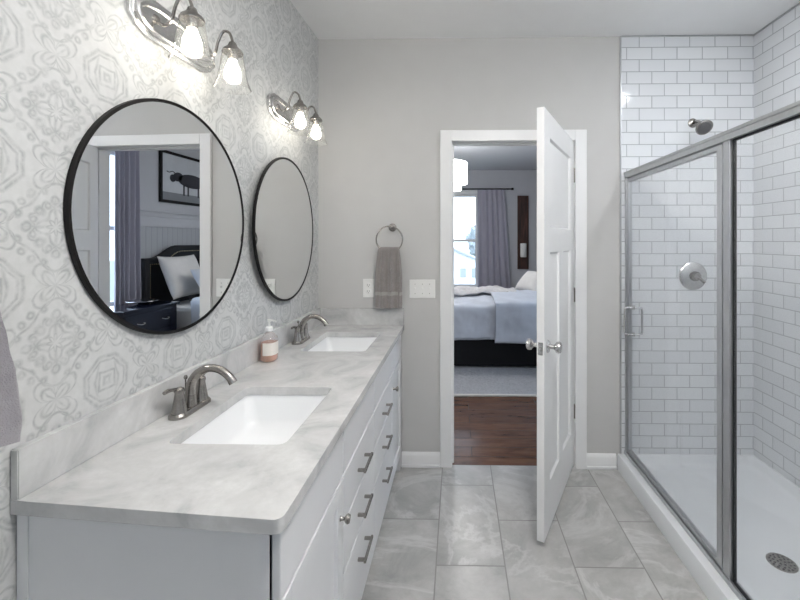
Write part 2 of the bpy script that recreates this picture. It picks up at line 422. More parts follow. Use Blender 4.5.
# ------------------------------------------------------------------ door (open into the bathroom)
dr = thing('door_1', 'white three-panel door standing open into the bathroom', 'door', (.742, YB-.008, 0), math.radians(180+63.8), kind='structure')
bm = new(); z0, z1, Wd, T = .03, 2.071, .757, .035
st = .115
box(bm, .004, st, -T, 0, z0, z1); box(bm, Wd-st, Wd, -T, 0, z0, z1)
for a, b in ((z0, .26), (1.385, 1.51), (1.95, z1)): box(bm, st, Wd-st, -T, 0, a, b)
box(bm, Wd/2-.05, Wd/2+.05, -T, 0, .26, 1.385)
def dpanel(bm, x0, x1, a, b):
    box(bm, x0, x1, -T+.011, -.011, a, b)
    for y, yy in ((0, -.011), (-T, -T+.011)):
        o = [(x0, y, a), (x1, y, a), (x1, y, b), (x0, y, b)]; d = .008
        i = [(x0+d, yy, a+d), (x1-d, yy, a+d), (x1-d, yy, b-d), (x0+d, yy, b-d)]
        loft(bm, [o, i], True, False, False)
dpanel(bm, st, Wd-st, 1.51, 1.95); dpanel(bm, st, Wd/2-.05, .26, 1.385); dpanel(bm, Wd/2+.05, Wd-st, .26, 1.385)
obj('slab', bm, MAT['doorw'], dr, local=True, smooth=False)
for sgn, y in ((1, 0.0), (-1, -T)):
    bm = new(); lathe(bm, [(.001, 0), (.031, 0), (.031, .004), (.026, .009), (.012, .011), (.0105, .03), (.016, .036), (.026, .043), (.0285, .053), (.026, .062), (.016, .067), (.001, .068)], (Wd-.062, y+sgn*.0005, .935), (0, sgn, 0), 28)
    o = obj('knob', bm, MAT['nickel_l'], dr, local=True)
    o['label'] = 'satin nickel knob'
bm = new(); box(bm, Wd-.001, Wd+.0015, -T+.006, -.006, .905, .965, .001); box(bm, Wd, Wd+.008, -T+.012, -.012, .925, .945, .002)
obj('latch_plate', bm, MAT['nickel_l'], dr, local=True)
for z in (.36, 1.10, 1.86):
    bm = new(); lathe(bm, [(.001, z-.047), (.004, z-.046), (.008, z-.042), (.008, z+.042), (.004, z+.046), (.001, z+.047)], (-.004, .004, 0), 'Z', 12)
    box(bm, -.001, .003, -.030, .004, z-.042, z+.042)
    obj('hinge', bm, MAT['nickel'], dr, local=True)

# ------------------------------------------------------------------ vanity cabinet
va = thing('vanity_cabinet', 'long white double vanity cabinet with nickel pulls under the marble top', 'cabinet', (-.62, 1.69, 0))
FX = -.375; FF = -.355; VY0 = .800; VY1 = 2.570; ZT = .873
bm = new()
prism(bm, [(wx(.83)+.003, .832), (FX, VY0), (FX, VY0+.018), (wx(.85)+.003, .850)], .0, ZT)      # near end panel
prism(bm, [(wx(.83)+.003, .829), (wx(.83)+.028, .827), (wx(.83)+.028, .833), (wx(.83)+.003, .835)], .0, ZT)
box(bm, wx(VY1)+.003, FX, VY1-.018, VY1, 0, ZT)
prism(bm, [(wx(.85)+.004, .85), (wx(.85)+.014, .85), (wx(VY1)+.014, VY1-.018), (wx(VY1)+.004, VY1-.018)], .1, ZT)
box(bm, -.87, FX-.001, .86, VY1-.018, .10, .118)
secs = [(.802, 1.254), (1.254, 1.723), (1.723, 2.20), (2.20, 2.568)]
for y in (.80, 1.254-.015, 1.723-.015, 2.20-.015, VY1-.03): box(bm, FX-.02, FX, y, y+.03, .10, ZT)
for z in (.10, .377, .535, .688, ZT-.02): box(bm, FX-.0195, FX-.0005, .801, VY1, z, z+.02)
obj('body', bm, MAT['cab'], va, smooth=False)
bm = new(); box(bm, FX-.07, FX-.055, .82, VY1-.02, 0, .099)
obj('toe_kick', bm, MAT['cab'], va, smooth=False)
for y in (.80, VY1-.05):
    bm = new(); box(bm, FX-.05, FX+.018, y+.001, y+.049, 0, .098, .003)
    obj('foot', bm, MAT['cab'], va, smooth=False)
def pull(parent, y, z):
    bm = new(); L = .052; x0 = FF; x1 = FF+.032
    for s in (-1, 1): 
        box(bm, x0, x1, y+s*L-.005, y+s*L+.005, z-.005, z+.005, .0015)
    box(bm, x1-.009, x1, y-L-.012, y+L+.012, z-.0055, z+.0055, .002)
    o = obj('handle', bm, MAT['nickel'], parent, smooth=False); o['label'] = 'brushed nickel bar pull'
def knob(parent, y, z):
    bm = new(); lathe(bm, [(.001, 0), (.008, 0), (.006, .004), (.005, .012), (.011, .017), (.0145, .023), (.012, .029), (.001, .031)], (FF, y, z), 'X', 16)
    o = obj('knob', bm, MAT['nickel'], parent); o['label'] = 'small round nickel knob'
G = .004
for i, (a, b) in enumerate(secs):
    bm = new(); box(bm, FX+.0005, FF, a+G, b-G, .713, .866, .0025); fr = obj('false_front', bm, MAT['cab'], va, smooth=False)
    if i in (1, 2):
        for z0_, z1_, hz in ((.553, .705, .622), (.395, .545, .462), (.108, .387, .302)):
            bm = new(); box(bm, FX+.0005, FF, a+G, b-G, z0_, z1_, .0025); d = obj('drawer', bm, MAT['cab'], va, smooth=False)
            pull(d, (a+b)/2, hz)
    else:
        bm = new(); w = .055; A, B, C, D = a+G, b-G, .108, .705
        box(bm, FX+.0005, FF, A, A+w, C, D, .002); box(bm, FX+.0005, FF, B-w, B, C, D, .002)
        box(bm, FX+.0005, FF, A+w, B-w, C, C+w, .002); box(bm, FX+.0005, FF, A+w, B-w, D-w, D, .002)
        box(bm, FX+.0005, FF-.011, A+w-.003, B-w+.003, C+w-.003, D-w+.003)
        d = obj('cabinet_door', bm, MAT['cab'], va, smooth=False)
        knob(d, B-.03 if i == 0 else A+.03, .597 if i == 0 else .62)

# ------------------------------------------------------------------ countertop
SINKS = [(-.772, -.455, 1.055, 1.472), (-.768, -.447, 1.95, 2.365)]
CX = -.338; CZ0, CZ1 = .875, .905
ct = thing('countertop', 'pale grey marble countertop with two sink cut-outs on the vanity', 'countertop', (-.62, 1.69, CZ0))
bm = new()
def ringv(pts, z): 
    vs = [bm.verts.new((x, y, z)) for x, y in pts]; return [bm.edges.new((vs[i], vs[(i+1) % len(vs)])) for i in range(len(vs))]
yn_l, yn_r = .818, .770
outer = [(wx(yn_l)+.001, yn_l)]
rr = .018
for k in range(6):
    a = -PI/2+PI/2*k/5; outer.append((CX-rr+rr*math.cos(a), yn_r+rr+rr*math.sin(a)))
outer += [(CX, YB-.001), (wx(YB)+.001, YB-.001)]
E_ = ringv(outer, CZ1)
for s in SINKS: E_ += ringv(rrect(*s, .022, 4), CZ1)
bmesh.ops.triangle_fill(bm, use_beauty=True, use_dissolve=False, edges=E_)
fs = list(bm.faces)
ext = bmesh.ops.extrude_face_region(bm, geom=fs)
bmesh.ops.translate(bm, verts=[e for e in ext['geom'] if isinstance(e, bmesh.types.BMVert)], vec=(0, 0, CZ0-CZ1))
o = obj('slab', bm, MAT['quartz'], ct, angle=30)
bv = o.modifiers.new('bevel', 'BEVEL'); bv.width = .0035; bv.segments = 2; bv.limit_method = 'ANGLE'; bv.angle_limit = math.radians(60)
bm = new(); t = .02
prism(bm, [(wx(yn_l)+.001, yn_l), (wx(yn_l)+t, yn_l-.002), (wx(YB)+t, YB-.002), (wx(YB)+.001, YB-.002)], CZ1+.0002, 1.010)
bmesh.ops.bevel(bm, geom=list(bm.edges), offset=.002, segments=2, affect='EDGES')
obj('backsplash', bm, MAT['quartz'], ct, smooth=False)
bm = new(); box(bm, wx(YB)+t+.001, CX-.003, YB-.021, YB-.001, CZ1+.0002, 1.012, .002)
obj('side_splash', bm, MAT['quartz'], ct, smooth=False)
# sinks
for i, (x0, x1, y0, y1) in enumerate(SINKS):
    lab = ['white rectangular undermount sink nearest the camera', 'white rectangular undermount sink at the far end by the towel ring'][i]
    sk = thing('sink', lab, 'sink', ((x0+x1)/2, (y0+y1)/2, .74), group='undermount sinks')
    bm = new(); rings = []
    for d, z, r in ((-.012, CZ0-.0006, .03), (-.004, CZ0-.0006, .026), (-.003, CZ0-.004, .026), (.004, .85, .03), (.012, .79, .04), (.03, .762, .05), (.07, .752, .05), (.13, .748, .025)):
        rings.append([(x, y, z) for x, y in rrect(x0+d, x1-d, y0+d, y1-d, r, 6)])
    loft(bm, rings, True, False, True)
    back = []
    for d, z, r in ((-.012, CZ0-.0008, .03), (-.010, .85, .03), (-.002, .785, .04), (.03, .750, .05), (.13, .738, .025)):
        back.append([(x, y, z) for x, y in rrect(x0+d, x1-d, y0+d, y1-d, r, 6)])
    loft(bm, back, True, False, True)
    obj('basin', bm, MAT['porcelain'], sk, angle=50)
    bm = new(); lathe(bm, [(.001, 0), (.022, 0), (.022, .002), (.016, .003), (.015, .001), (.001, .0015)], ((x0+x1)/2, (y0+y1)/2, .7484), 'Z', 20)
    obj('drain', bm, MAT['nickel_l'], sk)

# ------------------------------------------------------------------ faucets
def make_faucet(lab, x, y):
    f = thing('faucet', lab, 'faucet', (x, y, CZ1+.0005), group='brushed nickel faucets')
    bm = new()
    pr = rrect(-.027, .027, -.082, .082, .0265, 6); p2 = rrect(-.022, .022, -.077, .077, .0215, 6)
    loft(bm, [[(a, b, 0) for a, b in pr], [(a, b, .008) for a, b in pr], [(a, b, .014) for a, b in p2]])
    obj('base_plate', bm, MAT['nickel'], f, local=True)
    bm = new()
    lathe(bm, [(.019, .012), (.0175, .03), (.0145, .05), (.0135, .062)], (0, 0, 0), 'Z', 20)
    path = smoothpath([(0, 0, .05), (.004, 0, .085), (.022, 0, .115), (.055, 0, .132), (.092, 0, .128), (.122, 0, .108), (.138, 0, .085)], 5)
    rad = [.0150, .0145, .0135, .0125, .0120, .0118, .0120, .0128]
    tube(bm, path, rad, 16)
    obj('spout', bm, MAT['nickel'], f, local=True)
    bm = new(); tube(bm, [(-.016, 0, .012), (-.016, 0, .1)], .0022, 8); lathe(bm, [(.001, .095), (.005, .098), (.006, .104), (.004, .109), (.001, .11)], (-.016, 0, 0), 'Z', 12)
    obj('lift_rod', bm, MAT['nickel'], f, local=True)
    for s in (-1, 1):
        bm = new()
        lathe(bm, [(.001, .012), (.0225, .012), (.0205, .022), (.0155, .05), (.0125, .072), (.0145, .078), (.013, .085), (.006, .09), (.001, .091)], (0, s*.052, 0), 'Z', 20)
        tube(bm, smoothpath([(0, s*.052, .083), (-.004, s*.066, .088), (-.006, s*.09, .093), (-.006, s*.108, .092)], 4), [.006, .0055, .005, .006, .0055], 10)
        obj('lever_handle', bm, MAT['nickel'], f, local=True)
    return f
make_faucet('brushed nickel two-handle faucet behind the nearer sink', -.848, 1.268)
make_faucet('brushed nickel two-handle faucet behind the far sink', -.835, 2.145)

# ------------------------------------------------------------------ soap bottle
sx, sy = -.845, 1.80
sb = thing('soap_bottle', 'pump bottle of coral orange hand soap on the marble counter', 'soap bottle', (sx, sy, CZ1+.0005))
def ell(a, b, z, n=28, p=2.6):
    out = []
    for i in range(n):
        t_ = 2*PI*i/n; c_, s_ = math.cos(t_), math.sin(t_)
        out.append((a*abs(c_)**(2/p)*(1 if c_ >= 0 else -1), b*abs(s_)**(2/p)*(1 if s_ >= 0 else -1), z))
    return out
bm = new(); loft(bm, [ell(.030, .037, .0), ell(.034, .041, .006), ell(.034, .041, .09), ell(.031, .037, .105), ell(.020, .024, .120), ell(.013, .013, .128), ell(.013, .013, .138)])
obj('bottle', bm, MAT['clearplastic'], sb, local=True, angle=50)
bm = new(); loft(bm, [ell(.028, .035, .003), ell(.032, .039, .008), ell(.032, .039, .082)])
o = obj('soap', bm, MAT['soap'], sb, local=True, angle=50); o['label'] = 'coral orange liquid soap'
bm = new()
pts = [Vector(p) for p in ell(.0346, .0416, 0, 56)]
fr_ = [p for p in pts if p.x > .008 or p.y < -.02]
ring_ = [p for p in pts if math.atan2(p.y, p.x) > -1.9 and math.atan2(p.y, p.x) < .55]
ring_.sort(key=lambda p: math.atan2(p.y, p.x))
loft(bm, [[(p.x, p.y, z) for p in ring_] for z in (.03, .085)], False)
obj('paper_label', bm, MAT['label'], sb, local=True)
bm = new(); lathe(bm, [(.015, .132), (.0155, .148), (.012, .153), (.0045, .155), (.0045, .172), (.009, .174), (.009, .184), (.001, .186)], (0, 0, 0), 'Z', 18)
tube(bm, [(0, 0, .180), (.018, -.006, .180), (.034, -.011, .176)], .0045, 8)
obj('pump', bm, MAT['plastic'], sb, local=True)

# ------------------------------------------------------------------ mirrors
def make_mirror(lab, y, z, da=0, off=0):
    mr = thing('round_mirror', lab, 'mirror', (wx(y)+off, y, z), -K-math.radians(da), 'round wall mirrors')
    bm = new(); R = .369
    lathe(bm, [(R-.01, .002), (R, .002), (R, .014), (R-.001, .015), (R-.0022, .015), (R-.0022, .0125), (R-.01, .0125)], (0,0,0), 'X', 96, False)
    o = obj('frame', bm, MAT['black'], mr, local=True); o['label'] = 'thin black metal rim'
    bm = new(); lathe(bm, [(R-.0026, .004), (R-.0026, .012)], (0,0,0), 'X', 96)
    obj('mirror_glass', bm, MAT['mirror'], mr, local=True, angle=30)
    return mr
make_mirror('large round black-rimmed mirror nearest the camera, reflecting the bedroom', 1.297, 1.516, .7, .004)
make_mirror('round black-rimmed mirror farther off, near the corner, reflecting blank wall', 2.085, 1.502, -2.0, .013)

# ------------------------------------------------------------------ vanity lights
def make_light(lab, y, z):
    f = thing('vanity_light', lab, 'wall light', (wx(y), y, z), -K, 'two-bulb vanity lights')
    bm = new()
    def octo(L, Hh, c): return [(-L+c, -Hh), (L-c, -Hh), (L-c*.35, -Hh*.72), (L, -Hh*.3), (L, Hh*.3), (L-c*.35, Hh*.72), (L-c, Hh), (-L+c, Hh), (-L+c*.35, Hh*.72), (-L, Hh*.3), (-L, -Hh*.3), (-L+c*.35, -Hh*.72)]
    rings = []
    for dx, dl in ((.001, 0), (.010, 0), (.013, .006), (.013, .012), (.022, .014), (.025, .020), (.024, .030), (.020, .034)):
        rings.append([(dx, a, b) for a, b in octo(.19-dl, .062-dl, .065)])
    loft(bm, rings); obj('back_plate', bm, MAT['nickel_l'], f, local=True, angle=25)
    for s in (-1, 1):
        yy = s*.105
        bm = new(); tube(bm, smoothpath([(.020, yy, 0), (.040, yy, -.018), (.066, yy, -.006), (.078, yy, .035), (.096, yy, .070), (.118, yy, .066), (.13, yy, .035), (.13, yy, .022)], 5), .0048, 10)
        lathe(bm, [(.001, .0), (.014, .0), (.012, .005), (.006, .008), (.001, .009)], (.019, yy, 0), 'X', 16)
        obj('arm', bm, MAT['nickel'], f, local=True)
        bm = new(); lathe(bm, [(.007, .034), (.012, .030), (.016, .018), (.030, .006), (.0345, -.004), (.0335, -.007), (.02, -.004), (.014, -.03), (.001, -.03)], (.13, yy, 0), 'Z', 24)
        h = obj('socket_cup', bm, MAT['nickel'], f, local=True)
        bm = new(); lathe(bm, [(.0325, -.002), (.037, -.03), (.043, -.07), (.050, -.105), (.060, -.130), (.0585, -.1305), (.0485, -.105), (.0415, -.07), (.0355, -.03), (.031, -.002)], (.13, yy, 0), 'Z', 32, False)
        sh = obj('glass_shade', bm, MAT['shadeglass'], f, local=True); sh['label'] = 'clear flared glass shade'
        bm = new(); lathe(bm, [(.012, -.028), (.014, -.038), (.021, -.054), (.0265, -.072), (.026, -.088), (.019, -.101), (.009, -.107), (.001, -.108)], (.13, yy, 0), 'Z', 20)
        b = obj('bulb', bm, MAT['bulb'], sh, local=True); b['label'] = 'glowing light bulb'
    return f
make_light('brushed nickel two-bulb wall light above the nearer round mirror', 1.295, 2.105)
make_light('brushed nickel two-bulb wall light above the far round mirror', 2.085, 2.105)

# ------------------------------------------------------------------ unseen ceiling lamps added as fill light (overhead, out of frame)
cl = thing('fill_ceiling_light', 'added unseen round ceiling light that brightens the bathroom', 'ceiling light', (.42, .58, H-.001))
bm = new(); lathe(bm, [(.001, 0), (.07, 0), (.07, -.015), (.012, -.025), (.010, -.13), (.03, -.135), (.001, -.137)], (0,0,0), 'Z', 32); obj('canopy', bm, MAT['nickel_l'], cl, local=True)
bm = new(); lathe(bm, [(.001, -.1375), (.12, -.14), (.2, -.155), (.215, -.18), (.205, -.235), (.14, -.255), (.001, -.262)], (0,0,0), 'Z', 40); obj('diffuser', bm, MAT['panel'], cl, local=True)
dl = thing('fill_downlight', 'added unseen recessed lamp that brightens the shower', 'fill_downlight', (1.48, 1.45, H-.001))  # added lamp, out of view, to brighten the shower
bm = new(); lathe(bm, [(.001, 0), (.085, 0), (.085, -.006), (.07, -.008), (.068, -.002), (.001, -.002)], (0,0,0), 'Z', 32); obj('rim', bm, MAT['trim'], dl, local=True)
bm = new(); lathe(bm, [(.067, -.0025), (.06, -.006), (.001, -.007)], (0,0,0), 'Z', 32, False); obj('lens', bm, MAT['can'], dl, local=True)

# ------------------------------------------------------------------ towel ring, towels
def towel_bm(w, ztop, zbot, depth, seed, nf=3, pinch=.55, n=112, m_=34, amp0=.022, wid=2.2):
    bm = new(); rings = []
    rs = random.Random(seed); ph = [rs.uniform(0, 6.28) for _ in range(4)]
    for k in range(m_+1):
        t_ = k/m_; z = ztop+(zbot-ztop)*t_
        wk = w*(pinch+(1-pinch)*min(1, t_*wid)**.7)*(1 if t_ < .97 else .985)
        dk = depth*(.8+.2*min(1, t_*2.5))
        fold = .35*(1-.45*t_)
        ring = []
        for i in range(n):
            h_ = n//2; q = (i % h_)/h_*2-1; side = 1 if i < h_ else -1
            u = math.sin(q*PI/2)**1 if False else (q+.25*math.sin(PI*q)); u = u*side
            v = side*(1-min(1, abs(u))**5)**.5
            f = 2*abs(math.cos(u*PI*nf*.5+.6+.25*t_))-1.2+.25*math.sin(u*5.3+ph[1]+1.2*t_)
            amp = amp0*(1-.4*t_)*min(1, .03+t_*3)
            rd = min(1, .5+t_*14)
            yy = dk*.5*v*.72*rd+f*amp*(1 if v < 0 else .7)
            p = Vector((u*wk/2, yy, z))
            p += Vector((0, noise.noise(p*28+Vector((seed, 0, 0)))*.004, 0))
            ring.append(p)
        rings.append(ring)
    loft(bm, rings); return bm
# ring on the back wall
rx, rz = -.425, 1.462
tr = thing('towel_ring', 'round nickel towel ring mounted on the grey wall beside the doorway', 'towel ring', (rx, YB-.001, 1.54))
bm = new(); lathe(bm, [(.001, 0), (.026, 0), (.026, .006), (.020, .012), (.012, .016), (.010, .045), (.013, .05), (.013, .062), (.001, .066)], (rx+.012, YB-.001, 1.528), (0, -1, 0), 24)
obj('wall_post', bm, MAT['nickel'], tr)
bm = new(); R = .083; tube(bm, [(rx+R*math.cos(2*PI*k/48), YB-.053, 1.452+R*math.sin(2*PI*k/48)) for k in range(48)], .0045, 10, True)
obj('ring', bm, MAT['nickel'], tr)
tw = thing('hand_towel', 'taupe hand towel with a pale woven band hanging from the ring', 'towel', (rx-.005, YB-.053, 1.02))
bm = towel_bm(.172, 1.405, 1.022, .054, 3, 3, .74)
bm.transform(Matrix.Translation((rx-.005, YB-.051, 0))); obj('cloth', bm, MAT['towel'], tw, angle=80)
bm = towel_bm(.1735, 1.405, 1.022, .056, 3, 3, .74)
geom = [v for v in bm.verts if not (1.098 < v.co.z < 1.132)]
bmesh.ops.delete(bm, geom=geom, context='VERTS')
bm.transform(Matrix.Translation((rx-.005, YB-.051, 0))); bmesh.ops.scale(bm, verts=bm.verts, vec=(1.0, 1.0, 1.0)); obj('woven_band', bm, MAT['towel_band'], tw, angle=80)
# towel at the left edge of the frame
ty = .645
tr2 = thing('towel_ring', 'nickel towel ring on the wallpapered wall at the left edge, holding the mauve towel', 'towel ring', (wx(ty)+.001, ty, 1.60), -K)
bm = new(); lathe(bm, [(.001, 0), (.026, 0), (.026, .006), (.020, .012), (.012, .016), (.010, .045), (.013, .05), (.013, .062), (.001, .066)], (.0, 0, .0), 'X', 24)
obj('wall_post', bm, MAT['nickel'], tr2, local=True)
bm = new(); tube(bm, [(.053, R*math.cos(2*PI*k/48), -.076+R*math.sin(2*PI*k/48)) for k in range(48)], .0045, 10, True)
obj('ring', bm, MAT['nickel'], tr2, local=True)
bm = towel_bm(.29, 1.47, 1.056, .06, 9, 3, .22, amp0=.022, wid=1.15)
bm.transform(Matrix.Rotation(PI/2-K, 4, 'Z')); bm.transform(Matrix.Translation((wx(ty)+.058, ty, 0)))
o = obj('hand_towel', bm, MAT['towel_mauve'], angle=80); tag(o, 'mauve-grey towel hanging at the left edge above the backsplash end', 'towel')

# ------------------------------------------------------------------ outlet and switches
def plate(name, lab, cat, xc, zc, gangs, kind):
    p = thing(name, lab, cat, (xc, YB-.0005, zc))
    w = .0725+.0465*(gangs-1)
    bm = new(); box(bm, -w/2, w/2, -.006, 0, -.059, .059, .0025); obj('cover_plate', bm, MAT['plastic'], p, local=True, smooth=False)
    for g in range(gangs):
        xx = (g-(gangs-1)/2)*.0465
        if kind == 'outlet':
            for zz in (-.02, .02):
                bm = new(); lathe(bm, [(.001, 0), (.0165, 0), (.0165, .002), (.015, .003), (.001, .003)], (xx, -.006, zz), (0, -1, 0), 20); s = obj('socket', bm, MAT['plastic'], p, local=True)
                bm = new()
                for q in (-.006, .006): box(bm, xx+q-.001, xx+q+.001, -.0096, -.0088, zz-.003, zz+.006)
                lathe(bm, [(.001, 0), (.0022, 0), (.0022, .0006), (.001, .0006)], (xx, -.009, zz-.009), (0, -1, 0), 8)
                obj('slot', bm, MAT['dark'], s, local=True)
        else:
            bm = new(); box(bm, xx-.005, xx+.005, -.0068, -.0058, -.012, .012); box(bm, xx-.004, xx+.004, -.018, -.006, -.001+.002, .011, .001)
            s = obj('toggle', bm, MAT['plastic'], p, local=True)
            for zz in (-.03, .03):
                bm = new(); lathe(bm, [(.001, 0), (.0028, 0), (.0025, .001), (.001, .0012)], (xx, -.006, zz), (0, -1, 0), 10)
                obj('screw', bm, MAT['nickel'], s, local=True)
plate('wall_outlet', 'white single outlet plate left of the hanging taupe towel', 'outlet', -.567, 1.140, 1, 'outlet')
plate('light_switch', 'white triple switch plate between the towel and the doorway', 'light switch', -.222, 1.136, 3, 'switch')

# ------------------------------------------------------------------ shower
pan = thing('shower_pan', 'white acrylic shower pan with raised curb', 'shower pan', (1.45, 1.82, 0))
bm = new(); rings = []
for x0, x1, y0, y1, r, z in ((1.012,1.867,1.06,2.570,.004,0), (1.012,1.867,1.06,2.570,.004,.088), (1.017,1.867,1.06,2.570,.004,.097),
        (1.108,1.853,1.075,2.556,.03,.097), (1.116,1.847,1.08,2.55,.04,.090), (1.122,1.839,1.088,2.542,.05,.06), (1.135,1.826,1.10,2.53,.06,.047), (1.16,1.80,1.13,2.50,.06,.043), (1.36,1.55,1.62,1.95,.05,.036)):
    rings.append([(x, y, z) for x, y in rrect(x0, x1, y0, y1, r, 6)])
loft(bm, rings); obj('basin', bm, MAT['acrylic'], pan, angle=40)
dx_, dy_, dz_ = 1.418, 1.785, .0365
bm = new(); lathe(bm, [(.001, 0), (.056, 0), (.056, .003), (.053, .0042), (.050, .003), (.001, .003)], (dx_, dy_, dz_), 'Z', 36); dn = obj('drain', bm, MAT['nickel'], pan); dn['label'] = 'round perforated nickel drain'
bm = new()
for rad, cnt in ((.014, 5), (.030, 10), (.043, 15)):
    for k in range(cnt):
        a = 2*PI*k/cnt; q = (dx_+rad*math.cos(a), dy_+rad*math.sin(a), dz_+.003)
        lathe(bm, [(.0045, .0), (.0045, .0006), (.001, .0006)], q, 'Z', 8)
obj('drain_hole', bm, MAT['dark'], dn)

GX = 1.079
se = thing('shower_enclosure', 'framed glass shower enclosure with aluminium rails along the curb', 'shower enclosure', (GX, 1.8, .097))
def part(name, mat, par, *b, bev=.002, lab=None):
    bm = new()
    for q in b: box(bm, *q, bev)
    o = obj(name, bm, mat, par, smooth=False)
    if lab: o['label'] = lab
    return o
part('header_rail', MAT['alu'], se, (GX-.020, GX+.020, 1.062, 2.57, 1.838, 1.872), (GX-.024, GX+.024, 1.062, 2.57, 1.862, 1.876))
part('bottom_track', MAT['alu'], se, (GX-.018, GX+.018, 1.062, 2.57, .0975, .112), (GX-.022, GX-.012, 1.062, 2.57, .0975, .120))
part('wall_channel', MAT['alu'], se, (GX-.018, GX+.018, 2.548, 2.571, .112, 1.838))
part('post', MAT['alu'], se, (GX-.016, GX+.014, 1.592, 1.632, .112, 1.838), (GX-.012, GX+.012, 1.632, 1.638, .112, 1.838))
part('gasket', MAT['gasket'], se, (GX-.004, GX+.006, 1.583, 1.5915, .112, 1.838), (GX-.006, GX+.006, 1.072, 1.583, .112, .118), (GX-.006, GX+.006, 1.072, 1.583, 1.831, 1.838), bev=.0005, lab='black rubber seal')
part('fixed_glass_panel', MAT['showerglass'], se, (GX-.003, GX+.003, 1.072, 1.583, .118, 1.831), bev=0)
dd = part('shower_door', MAT['alu'], se, (GX-.014, GX+.014, 1.640, 1.674, .122, 1.832), (GX-.012, GX+.012, 2.530, 2.546, .122, 1.832), (GX-.012, GX+.012, 1.674, 2.530, 1.812, 1.832), (GX-.012, GX+.012, 1.674, 2.530, .122, .140), lab='aluminium-framed glass shower door')
part('door_glass', MAT['showerglass'], dd, (GX-.003, GX+.003, 1.674, 2.530, .140, 1.812), bev=0)
for s in (-1, 1):
    bm = new(); y = 2.485; zt, zb = 1.035, .870
    p = smoothpath([(GX+s*.004, y, zt), (GX+s*.03, y, zt), (GX+s*.045, y, zt-.004), (GX+s*.052, y, zt-.02), (GX+s*.052, y, zb+.02), (GX+s*.045, y, zb+.004), (GX+s*.03, y, zb), (GX+s*.004, y, zb)], 4)
    tube(bm, p, .0065, 12)
    for z in (zt, zb): lathe(bm, [(.001, 0), (.012, 0), (.012, .003), (.007, .004), (.001, .004)], (GX+s*.0035, y, z), (s, 0, 0), 16)
    obj('handle', bm, MAT['nickel_l'], dd)

TY = YB-.0085
sh = thing('shower_head', 'round nickel shower head on an arm from the tiled wall', 'shower head', (1.487, TY, 2.186))
bm = new(); lathe(bm, [(.001, 0), (.030, 0), (.029, .005), (.015, .013), (.010, .014)], (1.487, TY, 2.186), (0, -1, 0), 24); obj('flange', bm, MAT['nickel'], sh)
bm = new(); tube(bm, smoothpath([(1.487, TY-.005, 2.186), (1.485, TY-.045, 2.184), (1.480, TY-.085, 2.167), (1.477, TY-.105, 2.150)], 5), .0095, 12); obj('arm', bm, MAT['nickel'], sh)
hd = Vector((-.02, -.70, -.62)).normalized(); c0 = Vector((1.477, TY-.10, 2.154))
bm = new(); lathe(bm, [(.012, 0), (.014, .008), (.012, .015), (.019, .025), (.038, .038), (.047, .046), (.048, .054), (.043, .058), (.001, .058)], c0, hd, 32); hh = obj('head', bm, MAT['nickel'], sh)
bm = new()
for rad, cnt in ((.010, 6), (.022, 12), (.034, 18)):
    u = hd.orthogonal().normalized(); w = hd.cross(u)
    for k in range(cnt):
        a = 2*PI*k/cnt; lathe(bm, [(.0028, 0), (.002, .0025), (.001, .0025)], c0+hd*.060+(u*math.cos(a)+w*math.sin(a))*rad, hd, 6)
obj('nozzle', bm, MAT['dark'], hh)
bm = new(); lathe(bm, [(.001, 0), (.037, 0), (.036, .0015), (.001, .0015)], c0+hd*.0582, hd, 28); obj('face_plate', bm, MAT['gasket_grey'], hh)
sv = thing('shower_valve', 'round nickel shower valve with lever on the tiled wall', 'shower valve', (1.487, TY, 1.222))
bm = new(); lathe(bm, [(.001, 0), (.088, 0), (.087, .006), (.078, .013), (.040, .018), (.034, .020), (.001, .020)], (1.487, TY, 1.222), (0, -1, 0), 40); obj('escutcheon', bm, MAT['nickel_l'], sv)
bm = new(); lathe(bm, [(.030, .019), (.028, .045), (.022, .055), (.001, .058)], (1.487, TY, 1.222), (0, -1, 0), 28)
tube(bm, smoothpath([(1.487, TY-.045, 1.222), (1.505, TY-.056, 1.207), (1.525, TY-.062, 1.184)], 4), [.012, .011, .009, .009], 12); obj('lever', bm, MAT['nickel'], sv)

# ------------------------------------------------------------------ bedroom shell
BX0, BX1, BY0, BY1, BH = -1.65, 2.2, YB+.115, 7.4, 2.74
bm = new(); box(bm, BX0-.1, BX1+.2, YB+.015, BY1+.12, -.1, 0)
struct('floor_bedroom', bm, MAT['wood'], 'dark brown hardwood floor of the bedroom', 'floor')
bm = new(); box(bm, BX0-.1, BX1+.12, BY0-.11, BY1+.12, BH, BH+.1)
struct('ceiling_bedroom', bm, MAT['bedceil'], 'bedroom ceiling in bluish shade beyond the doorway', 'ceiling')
bm = new(); box(bm, BX0-.1, BX0, BY0, BY1, 0, BH)
struct('wall_bedroom_left', bm, MAT['bedwall'], 'left bedroom wall', 'wall')
FW = (-.76, .385, .60, 2.30)
bm = new(); box(bm, BX0, FW[0], BY1, BY1+.12, 0, BH); box(bm, FW[1], BX1+.12, BY1, BY1+.12, 0, BH); box(bm, FW[0], FW[1], BY1, BY1+.12, 0, FW[2]); box(bm, FW[0], FW[1], BY1, BY1+.12, FW[3], BH)
struct('wall_bedroom_far', bm, MAT['bedwall'], 'far bedroom wall with the curtained window', 'wall')
SW = (3.17, 4.36, .72, 2.45)
bm = new(); box(bm, BX1, BX1+.12, BY0, SW[0], 0, BH); box(bm, BX1, BX1+.12, SW[1], BY1, 0, BH); box(bm, BX1, BX1+.12, SW[0], SW[1], 0, SW[2]); box(bm, BX1, BX1+.12, SW[0], SW[1], SW[3], BH)
struct('wall_bedroom_right', bm, MAT['bedwall'], 'right bedroom wall behind the headboard', 'wall')
